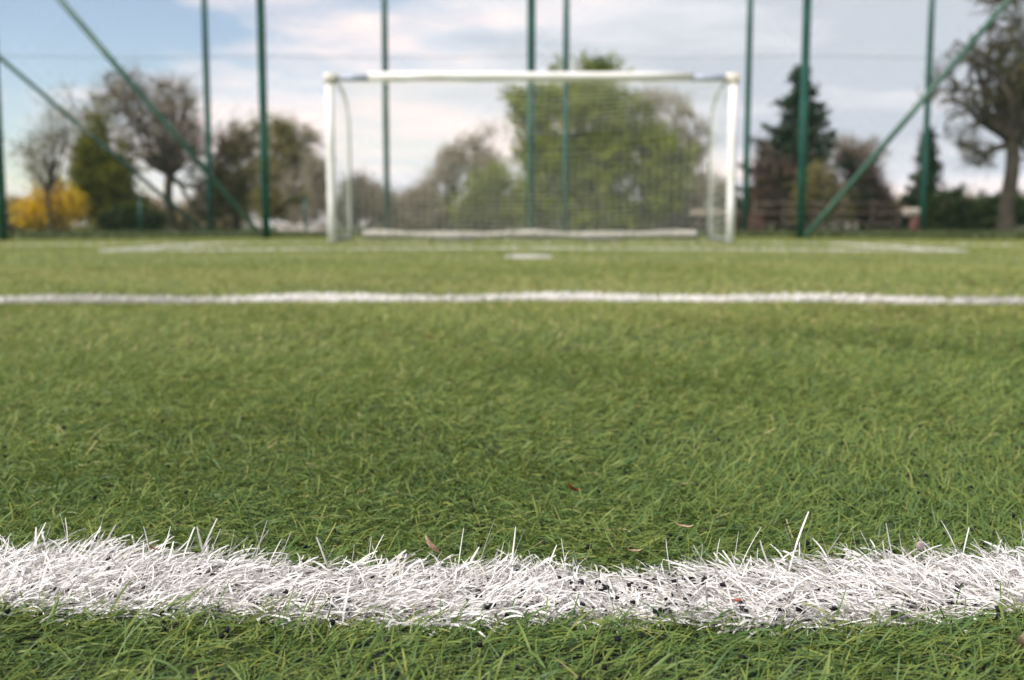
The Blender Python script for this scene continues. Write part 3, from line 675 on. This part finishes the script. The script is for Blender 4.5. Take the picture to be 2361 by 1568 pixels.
plant('dark_hedge', 'dark clipped hedge at the far right under the tall tree', 'hedge', 35, 2300,
      [(2270, 490, 45, 38, 1), (2320, 485, 45, 42, 1), (2370, 490, 45, 38, 1), (2260, 515, 45, 20, 1)], trunk_r=.04, twigs=400, twig_len=.3, leaves=20000, leaf=.08, leafm='lf_dark', stems=6)
plant('budding_tree', 'tallest tree at the far right with twisted bare limbs and small buds', 'tree', 31, 2322,
      [(2250, 130, 80, 70, .7), (2330, 80, 80, 70, .8), (2230, 220, 80, 60, .7), (2330, 200, 80, 80, 1), (2400, 180, 80, 120, 1), (2230, 320, 60, 50, .5), (2170, 180, 50, 40, .35), (2140, 230, 30, 25, .25), (2380, 330, 60, 60, .6), (2260, 370, 60, 35, .4), (2310, 0, 90, 50, .5)], trunk_r=.22, fork_py=330, twigs=3300, twig_r=.0075, twig_len=.42, leaves=8500, leaf=.06, leafm='lf_olive', twigm='bark', group=GT)
for i, (px, lab) in enumerate([(1180, 'distant brown shrub left of the big green crown, low behind the net'), (1400, 'distant brown shrub low behind the big green tree'), (1540, 'distant brown shrub low behind the right half of the net'), (330, 'distant brown shrub behind the dark evergreen shrub'), (40, 'distant brown shrub behind the low red roof'), (470, 'distant brown shrub between the two left fence braces'), (1690, 'distant brown shrub just right of the right goal post'), (2080, 'distant brown shrub between the maroon tree and the narrow conifer'), (2240, 'distant brown shrub seen under the tallest tree'), (950, 'distant brown shrub seen through the left half of the net')]):
    plant('distant_shrub', lab, 'shrub', 55, px, [(px - 45, 508, 62, 26, 1), (px + 45, 504, 62, 30, 1), (px, 488, 50, 28, 1)], trunk_r=.05, twigs=1300, twig_r=.014, twig_len=.6, leaves=9500, leaf=.14, leafm='lf_brown', stems=6, group='distant shrubs', base_py=530)

# ------------------------------------------------------------------ small buildings and furniture behind
def simple(name, label, cat, loc):
    e = empty(name, label, cat); e.location = loc; bpy.context.view_layer.update(); return e, e.matrix_world.inverted()
def addp(nm, g, mat, e, inv, sm=False):
    o = g.build(nm, M[mat], e, sm); o.matrix_parent_inverse = inv; return o
Yh = 60; a = at(-120, 470, Yh); b = at(95, 470, Yh)
e, inv = simple('low_shed', 'low brown shed with a thin bright red roof edge at the far left', 'shed', ((a[0] + b[0]) / 2, Yh, -.13))
g = Geo(); g.box((a[0] + .1, Yh, -.13), (b[0] - .1, Yh + 4, a[2] - .02)); addp('wall', g, 'wall', e, inv)
g = Geo(); zr = at(0, 464, Yh)[2]
V = np.array([[a[0] - .2, Yh - .35, zr - .28], [b[0] + .2, Yh - .35, zr - .28], [b[0] + .2, Yh - .35, zr - .03], [a[0] - .2, Yh - .35, zr - .03], [a[0] - .2, Yh + 4.3, zr - .1], [b[0] + .2, Yh + 4.3, zr - .1], [b[0] + .2, Yh + 4.3, zr + .18], [a[0] - .2, Yh + 4.3, zr + .18]])
g.add(V, [[0, 1, 2, 3], [5, 4, 7, 6], [3, 2, 6, 7], [1, 0, 4, 5], [4, 0, 3, 7], [1, 5, 6, 2]]); addp('roof', g, 'redpaint', e, inv)
g = Geo(); g.box((a[0] + 1.2, Yh - .02, .3), (a[0] + 2.1, Yh - .004, 1.0)); addp('window', g, 'glass', e, inv)
# pale low wall left of the goal
Yw = 33; a = at(640, 521, Yw); b = at(757, 521, Yw)
e, inv = simple('low_wall', 'low pinkish white wall beside the left goal post', 'wall', ((a[0] + b[0]) / 2, Yw, -.13))
g = Geo()
nb = 7; xs = np.linspace(a[0], b[0], nb + 1)
for i in range(nb): g.box((xs[i] + .004, Yw + rng.uniform(0, .03), -.13), (xs[i + 1] - .004, Yw + .25, a[2] + rng.uniform(-.02, .02)), .015)
addp('blocks', g, 'palewall', e, inv)
g = Geo(); g.box((a[0] - .02, Yw - .02, a[2] + .021), (b[0] + .02, Yw + .29, a[2] + .06), .01); addp('coping', g, 'palewall', e, inv)
# garden table, brick pier, fence and red post at right
Yt = 33; a = at(1600, 483, Yt); b = at(1702, 483, Yt)
e, inv = simple('garden_table', 'long tan wooden table seen behind the right goal post', 'table', ((a[0] + b[0]) / 2, Yt, -.13))
g = Geo()
for i in range(4): g.box((a[0], Yt + .2 * i, a[2] - .20), (b[0], Yt + .2 * i + .185, a[2]), .01)
addp('tabletop', g, 'wall', e, inv)
for X in (a[0] + .15, b[0] - .2):
    for yy in (Yt + .06, Yt + .66):
        g = Geo(); g.box((X, yy, -.13), (X + .08, yy + .08, a[2] - .20), .008); addp('leg', g, 'wood', e, inv)
a = at(1716, 492, Yt); b = at(1762, 492, Yt)
e, inv = simple('brick_pier', 'short red brick pier between the table and the wooden fence', 'pier', ((a[0] + b[0]) / 2, Yt, -.13))
g = Geo(); z = -.13; i = 0
while z < a[2] - .05:
    o = .004 * (i % 2); g.box((a[0] + o, Yt + o, z), (b[0] - o, Yt + .5 - o, z + .068), .004); z += .074; i += 1
addp('brickwork', g, 'brick', e, inv)
g = Geo(); g.box((a[0] - .03, Yt - .03, z), (b[0] + .03, Yt + .53, z + .05), .01); addp('coping', g, 'brick', e, inv)
Yf = 32; xs = [at(p, 500, Yf)[0] for p in (1740, 1808, 1876, 1944, 2012, 2075)]
e, inv = simple('rail_fence', 'low weathered wooden rail fence under the spruce and maroon tree', 'fence', (xs[2], Yf, -.13))
zt = at(1900, 466, Yf)[2]
for X in xs:
    g = Geo(); g.box((X - .05, Yf, -.13), (X + .05, Yf + .10, zt + .05), .012); addp('post', g, 'wood', e, inv)
for py in (470, 492, 516):
    zc2 = at(1900, py, Yf)[2]; g = Geo()
    for i in range(len(xs) - 1): g.box((xs[i] - .02, Yf - .035, zc2 - .04 + .01 * (i % 2)), (xs[i + 1] + .015, Yf - .003, zc2 + .04 + .01 * (i % 2)), .006)
    addp('rail', g, 'wood', e, inv)
plant('yellow_green_shrub', 'low yellow green clipped shrub just behind the wooden rail fence', 'shrub', 33.2, 1930, [(1900, 494, 30, 9, 1), (1945, 493, 30, 9, 1)], trunk_r=.02, twigs=200, twig_len=.2, leaves=4500, leaf=.06, leafm='lf_yewl', stems=4)
a = at(2103, 497, 31); b = at(2119, 497, 31)
e, inv = simple('red_post', 'short dull red post with a pale box on top beside the rightmost tall post', 'post', ((a[0] + b[0]) / 2, 31, -.13))
g = Geo(); g.box((a[0], 31, -.13), (b[0], 31.2, a[2]), .02); addp('shaft', g, 'brick', e, inv)
g = Geo(); g.box((a[0] - .22, 30.97, a[2] + .003), (b[0] + .04, 31.23, a[2] + .22), .02); addp('box', g, 'palewall', e, inv)
# slim green posts of a low fence behind
for px, lab in ((322, 'slim green stake standing in front of the dark shrub'), (703, 'slim green stake standing in front of the olive tree')):
    p0 = at(px, 455, 31); e, inv = simple('garden_stake', lab, 'stake', (p0[0], 31, -.13))
    e['group'] = 'slim green stakes'
    g = Geo(); g.tubes(np.array([[p0[0], 31, -.13], [p0[0], 31, p0[2]]]), np.full(2, .04), 10, cap=True); addp('shaft', g, 'postgreen', e, inv, True)
    g = Geo(); g.tubes(np.array([[p0[0], 31, p0[2]], [p0[0], 31, p0[2] + .04]]), np.array([.052, .03]), 10, cap=True); addp('cap', g, 'postgreen', e, inv, True)

# ------------------------------------------------------------------ fallen leaves and petals
def leaf(name, label, px, py, Y, length, width, mat, az, tilt, curl=.35, lift=.018, cat='fallen leaf'):
    nu, nw = 9, 5; V = []
    for i in range(nu):
        t = i / (nu - 1); hw = width * .5 * math.sin(math.pi * (t * .92 + .04)) ** .75
        for j in range(nw):
            s = j / (nw - 1) * 2 - 1
            V.append([(t - .5) * length, s * hw, curl * length * (.5 * (2 * t - 1) ** 2 + .45 * (s * hw / length * 2) ** 2 * 2) + .02 * length * math.sin(9 * t + 3 * s)])
    V = np.array(V); th = .00025
    V2 = V - np.array([0, 0, th])
    F = [[i * nw + j, (i + 1) * nw + j, (i + 1) * nw + j + 1, i * nw + j + 1] for i in range(nu - 1) for j in range(nw - 1)]
    m = len(V); F2 = [[m + q for q in f[::-1]] for f in F]
    A = np.concatenate([V, V2])
    ct, st = math.cos(tilt), math.sin(tilt)
    A = A @ np.array([[ct, 0, -st], [0, 1, 0], [st, 0, ct]])
    ca, sa = math.cos(az), math.sin(az); A = A @ np.array([[ca, sa, 0], [-sa, ca, 0], [0, 0, 1]])
    p = at(px, py, Y); lo = A[:, 2].min()
    o = mk(name, A - np.array([0, 0, lo]), F + F2, M[mat]); o.location = (p[0], Y, float(gz(p[0], Y)) + lift)
    tag(o, label, cat, 'fallen leaves and petals on the turf')
leaf('dry_leaf', 'curled pale tan dry leaf caught on the far edge of the near white line', 992, 1250, .618, .016, .010, 'dryleaf', .5, .9, lift=.016)
leaf('dry_leaf', 'small tan leaf flake lying on green turf right of centre beyond the near line', 1576, 1216, .655, .012, .0032, 'dryleaf', -.3, .1, lift=.022)
leaf('dry_leaf', 'tiny tan flake touching the middle dip of the near white line', 1462, 1268, .61, .009, .003, 'dryleaf', .1, .1, lift=.020)
leaf('red_leaf', 'small rusty red leaf shred on the green turf beyond the near line', 1322, 1126, .76, .016, .005, 'redleaf', .9, .5, lift=.02)
leaf('red_leaf', 'tiny reddish flake far out on the turf left of centre', 993, 779, 1.78, .018, .012, 'redleaf', .4, .3, lift=.022)
leaf('orange_leaf', 'tiny orange speck of leaf near the middle distance line at right', 2240, 659, 3.6, .035, .022, 'dryleaf', .4, .5, lift=.022)
leaf('petal', 'mauve petal stuck in the far edge of the near line at right', 2122, 1245, .625, .008, .005, 'petal', 1.2, 1.0, lift=.017)
leaf('orange_leaf', 'blurred orange brown leaf at the right edge just in front of the near line', 2374, 1455, .49, .022, .010, 'dryleaf', 1.4, .9, lift=.008)
leaf('red_leaf', 'tiny brown red chip lying inside the white line at right', 1698, 1355, .54, .006, .003, 'redleaf', .2, .1, lift=.016)
leaf('red_leaf', 'thin red shred among the white blades at left', 350, 1240, .61, .009, .002, 'redleaf', .6, .7, lift=.018)
